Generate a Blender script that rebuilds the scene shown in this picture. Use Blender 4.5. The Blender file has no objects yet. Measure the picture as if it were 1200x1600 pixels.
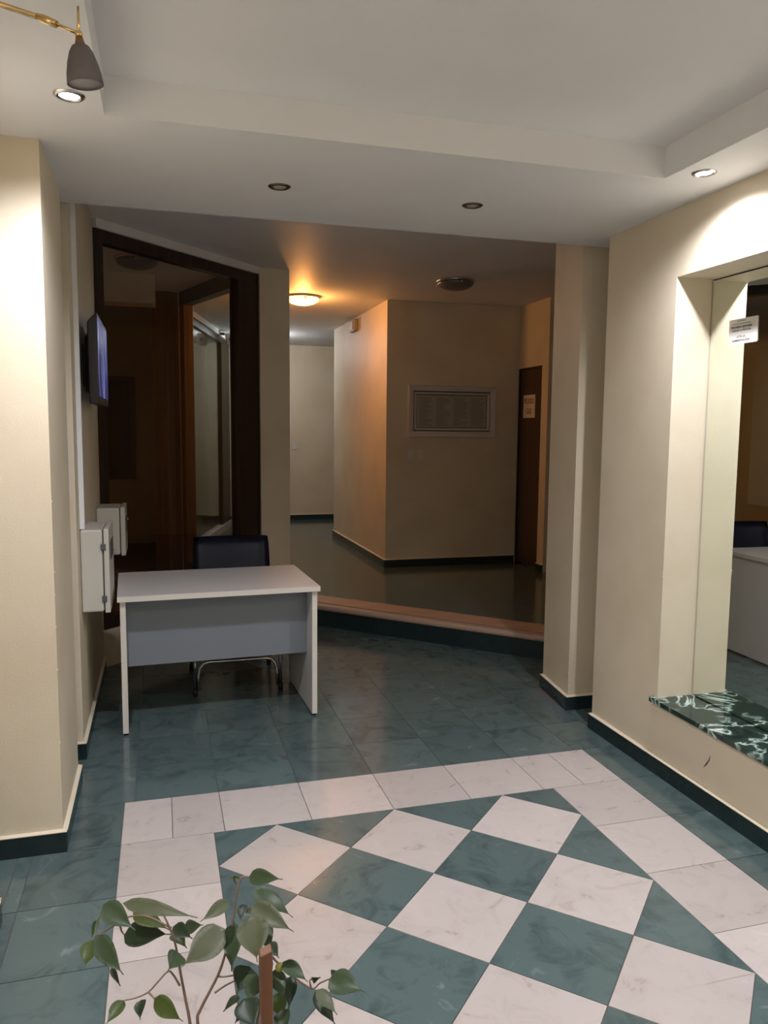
import bpy, bmesh, math, random
from mathutils import Vector, Matrix
random.seed(7)
SC = bpy.context.scene
COL = SC.collection

# ------------------------------------------------------------------ camera
cam_d = bpy.data.cameras.new('camera')
cam = bpy.data.objects.new('camera', cam_d)
COL.objects.link(cam)
right = Vector((0.961103, -0.276047, 0.008942))
up = Vector((0.019981, 0.101784, 0.994606))
fwd = Vector((0.275468, 0.95574, -0.10334))
cam.matrix_world = Matrix(((right.x, up.x, -fwd.x, -0.91889), (right.y, up.y, -fwd.y, -2.99246),
                           (right.z, up.z, -fwd.z, 1.58265), (0, 0, 0, 1)))
cam_d.sensor_fit = 'VERTICAL'
cam_d.sensor_height = 36.0
cam_d.lens = 1215.435 / 1600 * 36.0
cam_d.clip_start = 0.05
SC.camera = cam

# ------------------------------------------------------------------ world and exposure
world = bpy.data.worlds.new('night')
SC.world = world
world.use_nodes = True
world.node_tree.nodes['Background'].inputs[0].default_value = (0.02, 0.025, 0.035, 1)
world.node_tree.nodes['Background'].inputs[1].default_value = 0.0
SC.view_settings.view_transform = 'Standard'
SC.view_settings.look = 'None'
SC.view_settings.gamma = 1
SC.view_settings.use_curve_mapping = False
SC.view_settings.exposure = 0.15
SPOT_W = 98.0          # each lit downlight
COOL = (0.915, 0.915, 1.0)

# ------------------------------------------------------------------ materials
MATS = {}
def new_mat(name):
    m = bpy.data.materials.new(name); m.use_nodes = True
    nt = m.node_tree
    return m, nt, nt.nodes['Principled BSDF']
def simple(name, col, rough=0.5, metal=0.0, spec=0.5, emit=None, estr=0.0, bump=0.0, bscale=200.0, coat=0.0):
    m, nt, b = new_mat(name)
    b.inputs['Base Color'].default_value = (*col, 1)
    b.inputs['Roughness'].default_value = rough
    b.inputs['Metallic'].default_value = metal
    b.inputs['Specular IOR Level'].default_value = spec
    b.inputs['Coat Weight'].default_value = coat
    if emit:
        b.inputs['Emission Color'].default_value = (*emit, 1)
        b.inputs['Emission Strength'].default_value = estr
    if bump:
        add_bump(nt, b, bscale, bump)
    MATS[name] = m
    return m
def add_bump(nt, b, scale, strength, dist=0.002, detail=3):
    tc = nt.nodes.new('ShaderNodeNewGeometry')
    n = nt.nodes.new('ShaderNodeTexNoise'); n.inputs['Scale'].default_value = scale; n.inputs['Detail'].default_value = detail
    bp = nt.nodes.new('ShaderNodeBump'); bp.inputs['Strength'].default_value = strength; bp.inputs['Distance'].default_value = dist
    nt.links.new(tc.outputs['Position'], n.inputs['Vector'])
    nt.links.new(n.outputs['Fac'], bp.inputs['Height'])
    nt.links.new(bp.outputs['Normal'], b.inputs['Normal'])
def ramp(nt, stops):
    r = nt.nodes.new('ShaderNodeValToRGB')
    e = r.color_ramp.elements
    e[0].position, e[0].color = stops[0][0], (*stops[0][1], 1)
    e[1].position, e[1].color = stops[-1][0], (*stops[-1][1], 1)
    for p, c in stops[1:-1]:
        x = e.new(p); x.color = (*c, 1)
    return r
def wall_mat(name, col, grime=(0.93, 0.91, 0.87), bump=0.25, bscale=140.0):
    m, nt, b = new_mat(name)
    g = nt.nodes.new('ShaderNodeNewGeometry')
    n = nt.nodes.new('ShaderNodeTexNoise'); n.inputs['Scale'].default_value = 2.3; n.inputs['Detail'].default_value = 5
    nt.links.new(g.outputs['Position'], n.inputs['Vector'])
    r = ramp(nt, [(0.30, tuple(c * k for c, k in zip(col, grime))), (0.55, col), (1.0, col)])
    nt.links.new(n.outputs['Fac'], r.inputs['Fac'])
    nt.links.new(r.outputs['Color'], b.inputs['Base Color'])
    b.inputs['Roughness'].default_value = 0.55
    b.inputs['Specular IOR Level'].default_value = 0.3
    add_bump(nt, b, bscale, bump)
    MATS[name] = m
def tile_mat(name, lo, mid, hi, rough=0.13, scale=6.0, spec=0.5):
    m, nt, b = new_mat(name)
    g = nt.nodes.new('ShaderNodeNewGeometry')
    oi = nt.nodes.new('ShaderNodeObjectInfo')
    mul = nt.nodes.new('ShaderNodeMath'); mul.operation = 'MULTIPLY'; mul.inputs[1].default_value = 40
    nt.links.new(oi.outputs['Random'], mul.inputs[0])
    cb = nt.nodes.new('ShaderNodeCombineXYZ'); nt.links.new(mul.outputs[0], cb.inputs['Z'])
    ad = nt.nodes.new('ShaderNodeVectorMath'); ad.operation = 'ADD'
    nt.links.new(g.outputs['Position'], ad.inputs[0]); nt.links.new(cb.outputs[0], ad.inputs[1])
    n = nt.nodes.new('ShaderNodeTexNoise'); n.inputs['Scale'].default_value = scale; n.inputs['Detail'].default_value = 8
    n.inputs['Roughness'].default_value = 0.62; n.inputs['Distortion'].default_value = 1.2
    nt.links.new(ad.outputs[0], n.inputs['Vector'])
    r = ramp(nt, [(0.28, lo), (0.5, mid), (0.62, mid), (0.75, hi)])
    nt.links.new(n.outputs['Fac'], r.inputs['Fac'])
    hsv = nt.nodes.new('ShaderNodeHueSaturation')
    mr = nt.nodes.new('ShaderNodeMapRange'); mr.inputs['To Min'].default_value = 0.9; mr.inputs['To Max'].default_value = 1.08
    nt.links.new(oi.outputs['Random'], mr.inputs['Value']); nt.links.new(mr.outputs['Result'], hsv.inputs['Value'])
    nt.links.new(r.outputs['Color'], hsv.inputs['Color'])
    nt.links.new(hsv.outputs['Color'], b.inputs['Base Color'])
    rr = nt.nodes.new('ShaderNodeMapRange'); rr.inputs['To Min'].default_value = rough * 0.7; rr.inputs['To Max'].default_value = rough * 1.6
    nt.links.new(n.outputs['Fac'], rr.inputs['Value']); nt.links.new(rr.outputs['Result'], b.inputs['Roughness'])
    b.inputs['Specular IOR Level'].default_value = spec
    MATS[name] = m
def wood_mat(name, a, c, axis='Z', rough=0.35, scale=9.0):
    m, nt, b = new_mat(name)
    g = nt.nodes.new('ShaderNodeTexCoord')
    mp = nt.nodes.new('ShaderNodeMapping')
    s = [scale * 3] * 3; s['XYZ'.index(axis)] = scale * 0.12
    mp.inputs['Scale'].default_value = s
    nt.links.new(g.outputs['Object'], mp.inputs['Vector'])
    n = nt.nodes.new('ShaderNodeTexNoise'); n.inputs['Scale'].default_value = 1.0; n.inputs['Detail'].default_value = 6
    n.inputs['Distortion'].default_value = 0.6
    nt.links.new(mp.outputs[0], n.inputs['Vector'])
    r = ramp(nt, [(0.3, a), (0.7, c)])
    nt.links.new(n.outputs['Fac'], r.inputs['Fac']); nt.links.new(r.outputs['Color'], b.inputs['Base Color'])
    b.inputs['Roughness'].default_value = rough
    MATS[name] = m
def glass_mat(name, tint=(0.9, 0.93, 0.92), ior=1.5):
    m = bpy.data.materials.new(name); m.use_nodes = True
    nt = m.node_tree; nt.nodes.clear()
    o = nt.nodes.new('ShaderNodeOutputMaterial'); mx = nt.nodes.new('ShaderNodeMixShader')
    lw = nt.nodes.new('ShaderNodeLayerWeight'); lw.inputs['Blend'].default_value = 0.5
    pw = nt.nodes.new('ShaderNodeMath'); pw.operation = 'POWER'; pw.inputs[1].default_value = 4.0
    nt.links.new(lw.outputs['Facing'], pw.inputs[0])
    fr = nt.nodes.new('ShaderNodeMapRange'); fr.inputs['To Min'].default_value = 0.04; fr.inputs['To Max'].default_value = 1.0
    nt.links.new(pw.outputs[0], fr.inputs['Value'])
    t = nt.nodes.new('ShaderNodeBsdfTransparent'); t.inputs[0].default_value = (*tint, 1)
    gl = nt.nodes.new('ShaderNodeBsdfGlossy'); gl.inputs['Roughness'].default_value = 0.01; gl.inputs[0].default_value = (0.9, 0.92, 0.92, 1)
    nt.links.new(fr.outputs[0], mx.inputs[0]); nt.links.new(t.outputs[0], mx.inputs[1]); nt.links.new(gl.outputs[0], mx.inputs[2])
    nt.links.new(mx.outputs[0], o.inputs[0])
    MATS[name] = m
def marble_mat(name):
    m, nt, b = new_mat(name)
    g = nt.nodes.new('ShaderNodeNewGeometry')
    n = nt.nodes.new('ShaderNodeTexNoise'); n.inputs['Scale'].default_value = 5.0; n.inputs['Detail'].default_value = 7; n.inputs['Distortion'].default_value = 1.6
    nt.links.new(g.outputs['Position'], n.inputs['Vector'])
    ab = nt.nodes.new('ShaderNodeMath'); ab.operation = 'SUBTRACT'; ab.inputs[1].default_value = 0.5
    nt.links.new(n.outputs['Fac'], ab.inputs[0])
    a2 = nt.nodes.new('ShaderNodeMath'); a2.operation = 'ABSOLUTE'; nt.links.new(ab.outputs[0], a2.inputs[0])
    r = ramp(nt, [(0.0, (0.75, 0.85, 0.80)), (0.014, (0.30, 0.42, 0.37)), (0.04, (0.035, 0.06, 0.05)), (0.16, (0.012, 0.03, 0.024))])
    nt.links.new(a2.outputs[0], r.inputs['Fac'])
    n2 = nt.nodes.new('ShaderNodeTexNoise'); n2.inputs['Scale'].default_value = 3.0; n2.inputs['Detail'].default_value = 3
    nt.links.new(g.outputs['Position'], n2.inputs['Vector'])
    r2 = ramp(nt, [(0.36, (0, 0, 0)), (0.50, (1, 1, 1))]); nt.links.new(n2.outputs['Fac'], r2.inputs['Fac'])
    mx = nt.nodes.new('ShaderNodeMix'); mx.data_type = 'RGBA'
    nt.links.new(r2.outputs['Color'], mx.inputs['Factor'])
    mx.inputs['A'].default_value = (0.018, 0.04, 0.033, 1); nt.links.new(r.outputs['Color'], mx.inputs['B'])
    nt.links.new(mx.outputs['Result'], b.inputs['Base Color'])
    b.inputs['Roughness'].default_value = 0.08
    MATS[name] = m

CREAM = (0.73, 0.645, 0.495)
wall_mat('cream', CREAM)
wall_mat('ceiling', (0.80, 0.80, 0.80), grime=(0.96, 0.96, 0.96), bump=0.12, bscale=60)
wall_mat('hall_ceiling', (0.80, 0.80, 0.80), grime=(0.96, 0.96, 0.96), bump=0.8, bscale=14)
wall_mat('cornice', (0.80, 0.79, 0.77), bump=0.05)
tile_mat('white_tile', (0.43, 0.375, 0.345), (0.50, 0.447, 0.418), (0.56, 0.51, 0.485), rough=0.27, scale=9)
tile_mat('green_tile', (0.045, 0.070, 0.070), (0.088, 0.128, 0.126), (0.17, 0.215, 0.21), rough=0.12, scale=6)
tile_mat('skirt_tile', (0.012, 0.023, 0.024), (0.018, 0.033, 0.034), (0.03, 0.048, 0.048), rough=0.15, scale=8)
simple('grout', (0.10, 0.085, 0.08), 0.8)
marble_mat('marble')
simple('mirror', (0.88, 0.93, 0.88), 0.0, 1.0)
simple('black_gap', (0.02, 0.02, 0.02), 0.7)
simple('desk_top', (0.66, 0.64, 0.62), 0.32, bump=0.05, bscale=300)
simple('desk_edge', (0.74, 0.70, 0.63), 0.4)
simple('desk_panel', (0.20, 0.225, 0.255), 0.45)
simple('black_rubber', (0.012, 0.012, 0.013), 0.6)
simple('vinyl', (0.006, 0.007, 0.018), 0.42, spec=0.25, bump=0.6, bscale=14)
simple('chrome', (0.75, 0.75, 0.75), 0.12, 1.0)
simple('tv_plastic', (0.008, 0.008, 0.012), 0.25)
simple('box_paint', (0.60, 0.58, 0.51), 0.4)
simple('box_dark', (0.10, 0.10, 0.11), 0.5)
simple('duct', (0.78, 0.78, 0.80), 0.4)
simple('white_plastic', (0.72, 0.70, 0.66), 0.35)
simple('grey_plastic', (0.30, 0.29, 0.30), 0.4)
simple('steel_rim', (0.62, 0.61, 0.60), 0.25, 1.0)
simple('bronze_rim', (0.20, 0.135, 0.09), 0.35, 1.0)
simple('brass', (0.78, 0.55, 0.26), 0.2, 1.0)
simple('shade_grey', (0.14, 0.122, 0.122), 0.65)
simple('shade_inner', (0.45, 0.42, 0.41), 0.6)
simple('lens_lit', (0.9, 0.9, 0.9), 0.3, emit=(0.93, 0.96, 1.0), estr=28)
simple('lens_off', (0.45, 0.46, 0.44), 0.2)
simple('bowl_lit', (0.9, 0.8, 0.6), 0.3, emit=(1.0, 0.50, 0.15), estr=5.0)
simple('bowl_white', (0.9, 0.9, 0.9), 0.3, emit=(0.95, 0.97, 1.0), estr=5.0)
simple('bowl_off', (0.17, 0.15, 0.145), 0.3)
wood_mat('wood_dark', (0.018, 0.011, 0.007), (0.040, 0.023, 0.013))
wood_mat('wood_mid', (0.13, 0.062, 0.024), (0.22, 0.115, 0.045))
wood_mat('wood_door', (0.055, 0.028, 0.019), (0.085, 0.045, 0.030))
wood_mat('wood_tread', (0.42, 0.26, 0.17), (0.54, 0.35, 0.23), axis='X', scale=7)
wood_mat('wood_stake', (0.11, 0.045, 0.022), (0.18, 0.08, 0.042))
simple('nosing_stone', (0.46, 0.33, 0.25), 0.4, bump=0.2, bscale=60)
wood_mat('parquet', (0.10, 0.035, 0.02), (0.17, 0.065, 0.04), axis='X', rough=0.3)
glass_mat('glass')
glass_mat('glass_smoked', (0.86, 0.86, 0.85))
simple('paper', (0.72, 0.69, 0.64), 0.7)
simple('old_paper', (0.44, 0.43, 0.38), 0.6)
simple('chip_white', (0.82, 0.80, 0.76), 0.7)
simple('ink', (0.05, 0.05, 0.05), 0.8)
simple('ink_grey', (0.22, 0.22, 0.22), 0.8)
simple('ink_red', (0.30, 0.055, 0.035), 0.8)
simple('paint_white', (0.66, 0.64, 0.62), 0.4)
simple('leaf_mid', (0.062, 0.098, 0.042), 0.4)
simple('leaf_dark', (0.026, 0.048, 0.017), 0.4)
simple('leaf_pale', (0.130, 0.148, 0.078), 0.45)
simple('leaf_olive', (0.080, 0.115, 0.020), 0.4)
simple('stem', (0.17, 0.105, 0.075), 0.6)
simple('stem_green', (0.17, 0.22, 0.09), 0.6)
simple('fig', (0.30, 0.30, 0.06), 0.4)
simple('terracotta', (0.36, 0.15, 0.085), 0.75, bump=0.2, bscale=80)
simple('soil', (0.035, 0.024, 0.016), 0.95, bump=1.0, bscale=60)
def tv_mat():
    m, nt, b = new_mat('tv_screen')
    g = nt.nodes.new('ShaderNodeNewGeometry'); mp = nt.nodes.new('ShaderNodeMapping')
    mp.inputs['Scale'].default_value = (1, 7, 1.5)
    nt.links.new(g.outputs['Position'], mp.inputs['Vector'])
    n = nt.nodes.new('ShaderNodeTexNoise'); n.inputs['Scale'].default_value = 2.0; n.inputs['Detail'].default_value = 4
    nt.links.new(mp.outputs[0], n.inputs['Vector'])
    r = ramp(nt, [(0.36, (0.006, 0.008, 0.03)), (0.48, (0.035, 0.03, 0.12)), (0.57, (0.06, 0.09, 0.27)), (0.70, (0.30, 0.28, 0.48))])
    nt.links.new(n.outputs['Fac'], r.inputs['Fac'])
    b.inputs['Base Color'].default_value = (0.005, 0.005, 0.01, 1); b.inputs['Roughness'].default_value = 0.2
    nt.links.new(r.outputs['Color'], b.inputs['Emission Color']); b.inputs['Emission Strength'].default_value = 0.9
    MATS['tv_screen'] = m
tv_mat()

# ------------------------------------------------------------------ mesh helpers (all in world metres)
def box(bm, x0, x1, y0, y1, z0, z1):
    v = [bm.verts.new(p) for p in ((x0, y0, z0), (x1, y0, z0), (x1, y1, z0), (x0, y1, z0), (x0, y0, z1), (x1, y0, z1), (x1, y1, z1), (x0, y1, z1))]
    for f in ((0, 3, 2, 1), (4, 5, 6, 7), (0, 1, 5, 4), (1, 2, 6, 5), (2, 3, 7, 6), (3, 0, 4, 7)):
        bm.faces.new([v[i] for i in f])
    return v
def obox(bm, o, ang, s0, s1, d0, d1, z0, z1):
    """box in a frame turned by ang about z at o: s along, d to the left of the direction"""
    v = box(bm, s0, s1, d0, d1, z0, z1)
    c, s = math.cos(ang), math.sin(ang)
    for q in v:
        x, y = q.co.x, q.co.y
        q.co.x = o[0] + x * c - y * s; q.co.y = o[1] + x * s + y * c
    return v
def prism(bm, poly, z0, z1):
    a = [bm.verts.new((x, y, z0)) for x, y in poly]; b = [bm.verts.new((x, y, z1)) for x, y in poly]
    n = len(poly)
    bm.faces.new(a[::-1]); bm.faces.new(b)
    for i in range(n):
        bm.faces.new((a[i], a[(i + 1) % n], b[(i + 1) % n], b[i]))
    return a + b
def tube(bm, pts, r, seg=10, cap=True):
    pts = [Vector(p) for p in pts]
    rs = r if isinstance(r, (list, tuple)) else [r] * len(pts)
    rings = []; prev = None
    for i, p in enumerate(pts):
        t = (pts[min(i + 1, len(pts) - 1)] - pts[max(i - 1, 0)]).normalized()
        if prev is None:
            u = t.orthogonal().normalized()
        else:
            u = (prev - t * prev.dot(t)).normalized()
        prev = u; w = t.cross(u)
        rings.append([bm.verts.new(p + (u * math.cos(a) + w * math.sin(a)) * rs[i]) for a in (2 * math.pi * k / seg for k in range(seg))])
    for a, b in zip(rings, rings[1:]):
        for k in range(seg):
            f = bm.faces.new((a[k], a[(k + 1) % seg], b[(k + 1) % seg], b[k])); f.smooth = True
    if cap:
        bm.faces.new(rings[0][::-1]); bm.faces.new(rings[-1])
def lathe(bm, c, prof, seg=32, smooth=True):
    """prof: list of (r, z) turned around the vertical at c"""
    rings = []
    for r, z in prof:
        if r < 1e-6:
            rings.append([bm.verts.new((c[0], c[1], c[2] + z))])
        else:
            rings.append([bm.verts.new((c[0] + r * math.cos(a), c[1] + r * math.sin(a), c[2] + z)) for a in (2 * math.pi * k / seg for k in range(seg))])
    for a, b in zip(rings, rings[1:]):
        for k in range(seg):
            k2 = (k + 1) % seg
            if len(a) == 1 and len(b) == 1: continue
            if len(a) == 1: q = (a[0], b[k2], b[k])
            elif len(b) == 1: q = (a[k], a[k2], b[0])
            else: q = (a[k], a[k2], b[k2], b[k])
            f = bm.faces.new(q); f.smooth = smooth
def bevel(bm, w, seg=2, verts=None):
    bmesh.ops.bevel(bm, geom=list(bm.edges), offset=w, segments=seg, affect='EDGES', profile=0.5)
def NB():
    return bmesh.new()
def origin_of(o):
    p = Vector((0, 0, 0))
    while o is not None:
        p += o.location; o = o.parent
    return p
def obj(name, bm, mat, parent=None, smooth=False, fix=True):
    if fix:
        bmesh.ops.recalc_face_normals(bm, faces=list(bm.faces))
    me = bpy.data.meshes.new(name)
    vs = [v.co for v in bm.verts]
    lo = Vector((min(v.x for v in vs), min(v.y for v in vs), min(v.z for v in vs)))
    hi = Vector((max(v.x for v in vs), max(v.y for v in vs), max(v.z for v in vs)))
    org = Vector(((lo.x + hi.x) / 2, (lo.y + hi.y) / 2, lo.z))
    for v in bm.verts: v.co -= org
    if smooth:
        for f in bm.faces: f.smooth = True
    bm.to_mesh(me); bm.free()
    me.materials.append(MATS[mat])
    o = bpy.data.objects.new(name, me); COL.objects.link(o)
    o.location = org - (origin_of(parent) if parent else Vector((0, 0, 0)))
    o.parent = parent
    return o
def bobj(name, dims, mat, parent=None, bev=0.0, seg=2):
    bm = NB(); box(bm, *dims)
    if bev: bevel(bm, bev, seg)
    return obj(name, bm, mat, parent)
def tag(o, label, cat, group=None, kind=None):
    o['label'] = label; o['category'] = cat
    if group: o['group'] = group
    if kind: o['kind'] = kind
    return o
def thing(name, loc, label, cat, group=None, kind=None):
    o = bpy.data.objects.new(name, None); COL.objects.link(o)
    o.location = loc; o.empty_display_size = 0.1
    return tag(o, label, cat, group, kind)
def struct(o, label, cat):
    return tag(o, label, cat, kind='structure')
def text_mesh(name, body, size, loc, rot, mat, parent, align='CENTER', stretch=1.0, bold=0.0):
    cu = bpy.data.curves.new(name, 'FONT'); cu.body = body; cu.size = size; cu.align_x = align; cu.align_y = 'CENTER'
    cu.extrude = 0.0002; cu.offset = bold
    t = bpy.data.objects.new(name + '_tmp', cu); COL.objects.link(t)
    bpy.context.view_layer.update()
    me = bpy.data.meshes.new_from_object(t.evaluated_get(bpy.context.evaluated_depsgraph_get()))
    bpy.data.objects.remove(t); bpy.data.curves.remove(cu)
    M = Matrix(rot).to_4x4() @ Matrix.Diagonal((stretch, 1, 1, 1))
    me.transform(M)
    me.materials.clear(); me.materials.append(MATS[mat])
    o = bpy.data.objects.new(name, me); COL.objects.link(o)
    o.location = Vector(loc) - origin_of(parent); o.parent = parent
    return o
# column vectors: text x axis, text y axis, text normal
def frame3(x, y, n):
    return ((x[0], y[0], n[0]), (x[1], y[1], n[1]), (x[2], y[2], n[2]))

# ================================================================== THE SETTING
S2 = math.sqrt(2)
ZB, ZH, ZP, SK = 2.57, 2.90, 0.17, 0.08     # lobby soffit, hall ceiling, platform, skirting height
T = 0.35

# ---- lower floor: a bed and every tile on it
fbm = NB()
prism(fbm, [(-1.9, -4.7), (2.4, -4.7), (2.4, 1.07), (-0.105, 3.575), (-1.9, 1.78)], -0.12, -0.0025)
floor = struct(obj('floor', fbm, 'grout'), 'lobby floor of green tiles with an inlaid white and green checker carpet', 'floor')
def clip(poly, a, b, c):
    """keep a*x + b*y <= c"""
    out = []
    for i in range(len(poly)):
        p, q = poly[i], poly[(i + 1) % len(poly)]
        dp, dq = a * p[0] + b * p[1] - c, a * q[0] + b * q[1] - c
        if dp <= 1e-9: out.append(p)
        if (dp < -1e-9 and dq > 1e-9) or (dp > 1e-9 and dq < -1e-9):
            t = dp / (dp - dq); out.append((p[0] + (q[0] - p[0]) * t, p[1] + (q[1] - p[1]) * t))
    return out
def clip_rect(poly, x0, x1, y0, y1):
    for h in ((-1, 0, -x0), (1, 0, x1), (0, -1, -y0), (0, 1, y1)):
        poly = clip(poly, *h)
        if len(poly) < 3: return []
    return poly
def area(poly):
    return 0.5 * sum(poly[i][0] * poly[(i + 1) % len(poly)][1] - poly[(i + 1) % len(poly)][0] * poly[i][1] for i in range(len(poly)))
tile_cache = {}
GAP = 0.0015
def floor_tile(poly, mat):
    if len(poly) < 3 or abs(area(poly)) < 4e-4: return
    cx = sum(p[0] for p in poly) / len(poly); cy = sum(p[1] for p in poly) / len(poly)
    key = (mat, tuple((round(x - cx, 3), round(y - cy, 3)) for x, y in poly))
    me = tile_cache.get(key)
    if me is None:
        n = len(poly); ins = []
        for i in range(n):
            p, q, r = Vector(poly[i - 1]), Vector(poly[i]), Vector(poly[(i + 1) % n])
            e1 = (q - p).normalized(); e2 = (r - q).normalized()
            n1 = Vector((-e1.y, e1.x)); n2 = Vector((-e2.y, e2.x))
            k = GAP / max(0.3, 1 + n1.dot(n2))
            ins.append(((q + (n1 + n2) * k).x - cx, (q + (n1 + n2) * k).y - cy))
        bm = NB(); prism(bm, ins, -0.006, 0.0)
        bmesh.ops.recalc_face_normals(bm, faces=list(bm.faces))
        me = bpy.data.meshes.new('floor_tile'); bm.to_mesh(me); bm.free(); me.materials.append(MATS[mat])
        tile_cache[key] = me
    o = bpy.data.objects.new('floor_tile', me); COL.objects.link(o)
    o.location = Vector((cx, cy, 0)) - floor.location; o.parent = floor
XI, XO = 2.121 * T, 2.121 * T + T      # inner and outer edge of the white border
YN = -3.5 * S2 * T                     # near end of the checker field
H = T * S2 / 2
for i in range(-4, 5):
    for j in range(-8, 2):
        cx, cy = i * H, -H + j * H
        if (i + j) % 2: continue
        d = [(cx, cy - H), (cx + H, cy), (cx, cy + H), (cx - H, cy)]
        d = clip_rect(d, -XI, XI, YN, 0)
        white = (i % 2 == 0)
        floor_tile(d, 'white_tile' if white else 'green_tile')
def rect(x0, x1, y0, y1): return [(x0, y0), (x1, y0), (x1, y1), (x0, y1)]
xs = [-XO, -0.9, -0.7, -0.35, 0, 0.35, 0.7, 0.9, XO]
for a, b in zip(xs, xs[1:]):
    floor_tile(rect(a, b, 0, T), 'white_tile'); floor_tile(rect(a, b, YN - T, YN), 'white_tile')
k = 0
while -k * T > YN + 0.01:
    y1, y0 = -k * T, max(YN, -(k + 1) * T)
    floor_tile(rect(-XO, -XI, y0, y1), 'white_tile'); floor_tile(rect(XI, XO, y0, y1), 'white_tile'); k += 1
regions = [(-1.451, -XO, -4.6, 0.015), (-1.75, -1.451, -0.406, 0.015), (-1.297, -XO, 0.015, T), (XO, 1.288, -4.6, T), (-XO, XO, -4.6, YN - T),
           (-1.297, 1.288, T, 3.6), (-1.70, -1.297, 0.59, 0.872), (1.288, 1.62, 0.59, 0.876), (1.288, 2.3, 1.275, 2.2)]
for x0, x1, y0, y1 in regions:
    for i in range(math.floor(x0 / T), math.ceil(x1 / T)):
        for j in range(math.floor(y0 / T), math.ceil(y1 / T)):
            p = clip_rect(rect(i * T, (i + 1) * T, j * T, (j + 1) * T), x0, x1, y0, y1)
            if p: p = clip(p, 1, 1, 3.47)
            if len(p) >= 3: p = clip(p, -1, 1, 3.655)
            q = []
            for v in p:
                if not q or (Vector(v) - Vector(q[-1])).length > 1e-4: q.append(v)
            if len(q) > 1 and (Vector(q[0]) - Vector(q[-1])).length < 1e-4: q.pop()
            floor_tile(q, 'green_tile')

# ---- walls (plaster stands a little proud of the tile skirting below it)
def plaster(name, label, x0, x1, y0, y1, z0, z1):
    return struct(bobj(name, (x0, x1, y0, y1, z0, z1), 'cream'), label, 'wall')
plaster('wall_left_pillar', 'broad cream pillar at the left edge of the checkered floor', -1.95, -1.297, 0.015, 0.59, 0, ZB)
plaster('wall_left_near', 'cream wall in front of the broad pillar, holding the brass spotlight arm', -1.95, -1.451, -4.6, -0.406, 0, ZB)
struct(bobj('wall_left_recess', (-1.95, -1.75, -0.406, 0.015, 0, ZB), 'cream'), 'narrow cream recess wall beside the broad pillar', 'wall')
struct(bobj('wall_left_slot', (-1.95, -1.70, 0.59, 0.872, 0, ZB), 'cream'), 'narrow cream wall deep in the slot behind the pillar', 'wall')
bm = NB(); prism(bm, [(-1.95, 0.872), (-1.30, 0.872), (-1.30, 2.42), (-1.46, 2.56), (-1.95, 2.56)], 0, ZH)
struct(obj('wall_left', bm, 'cream'), 'cream wall beside the desk carrying the television and meter boxes', 'wall')
# right wall with the mirror niche
NX, NY0, NY1, NZ0, NZ1 = 1.475, -1.75, 0.034, 0.335, 2.27
bm = NB()
WX = 1.288
box(bm, WX, 1.62, NY1, 0.59, 0, ZB); box(bm, WX, 1.62, -4.6, NY0, 0, ZB)
box(bm, WX, 1.62, NY0, NY1, 0, NZ0); box(bm, WX, 1.62, NY0, NY1, NZ1, ZB)
box(bm, NX + 0.02, 1.62, NY0, NY1, NZ0, NZ1)
struct(obj('wall_right', bm, 'cream'), 'cream wall with a tall mirror niche above a green marble sill', 'wall')
bm = NB(); prism(bm, [(1.304, 0.876), (4.1, 0.876), (4.1, 1.275), (1.354, 1.275)], 0, ZH)
struct(obj('wall_right_pier', bm, 'cream'), 'narrow cream pier between the lobby and the hall, next to the mirror wall', 'wall')
struct(bobj('wall_right_slot', (1.62, 1.80, 0.57, 0.876, 0, ZH), 'cream'), 'narrow cream wall deep in the slot beside the pier', 'wall')
struct(bobj('wall_back', (-1.95, 1.80, -4.75, -4.6, 0, ZB), 'cream'), 'plain cream wall closing the lobby behind the plant', 'wall')
# hall
def hall_wall(name, label, *d): return plaster(name, label, *d, ZP, ZH)
hall_wall('wall_hall_block', 'cream wall block in the hall with the framed notice and light switches', 1.315, 2.95, 4.70, 7.20)
bm = NB()
box(bm, 2.78, 2.95, 4.03, 4.165, ZP, ZH); box(bm, 2.78, 2.95, 4.165, 4.70, 2.255, ZH)
box(bm, 2.95, 4.1, 4.03, 4.2, ZP, ZH)
struct(obj('wall_hall_door', bm, 'cream'), 'cream wall strip around the brown gas cupboard door', 'wall')
hall_wall('wall_hall_right', 'cream wall at the hidden right end of the hall', 4.1, 4.25, 0.876, 7.2)
hall_wall('wall_hall_far', 'pale cream wall at the far end of the corridor', -0.4, 4.25, 9.22, 9.4)
hall_wall('wall_hall_turn', 'cream wall around the far corridor corner', 4.1, 4.25, 7.2, 9.22)
# office shell
struct(bobj('wall_office_back', (-2.35, -0.93, 7.0, 7.15, ZP, ZH), 'cream'), 'dim yellowish wall at the back of the glazed office', 'wall')
struct(bobj('wall_office_left', (-2.35, -2.2, 2.56, 7.0, ZP, ZH), 'cream'), 'dark side wall of the glazed office', 'wall')
struct(bobj('wall_office_side', (-0.97, -0.80, 5.06, 7.0, ZP, ZH), 'cream'), 'office wall running back behind the curved wood panel', 'wall')
struct(bobj('wall_office_soffit', (-2.2, -0.93, 4.14, 4.40, 2.66, ZH), 'cream'), 'shallow beam under the office ceiling behind the glass', 'beam')
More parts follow.
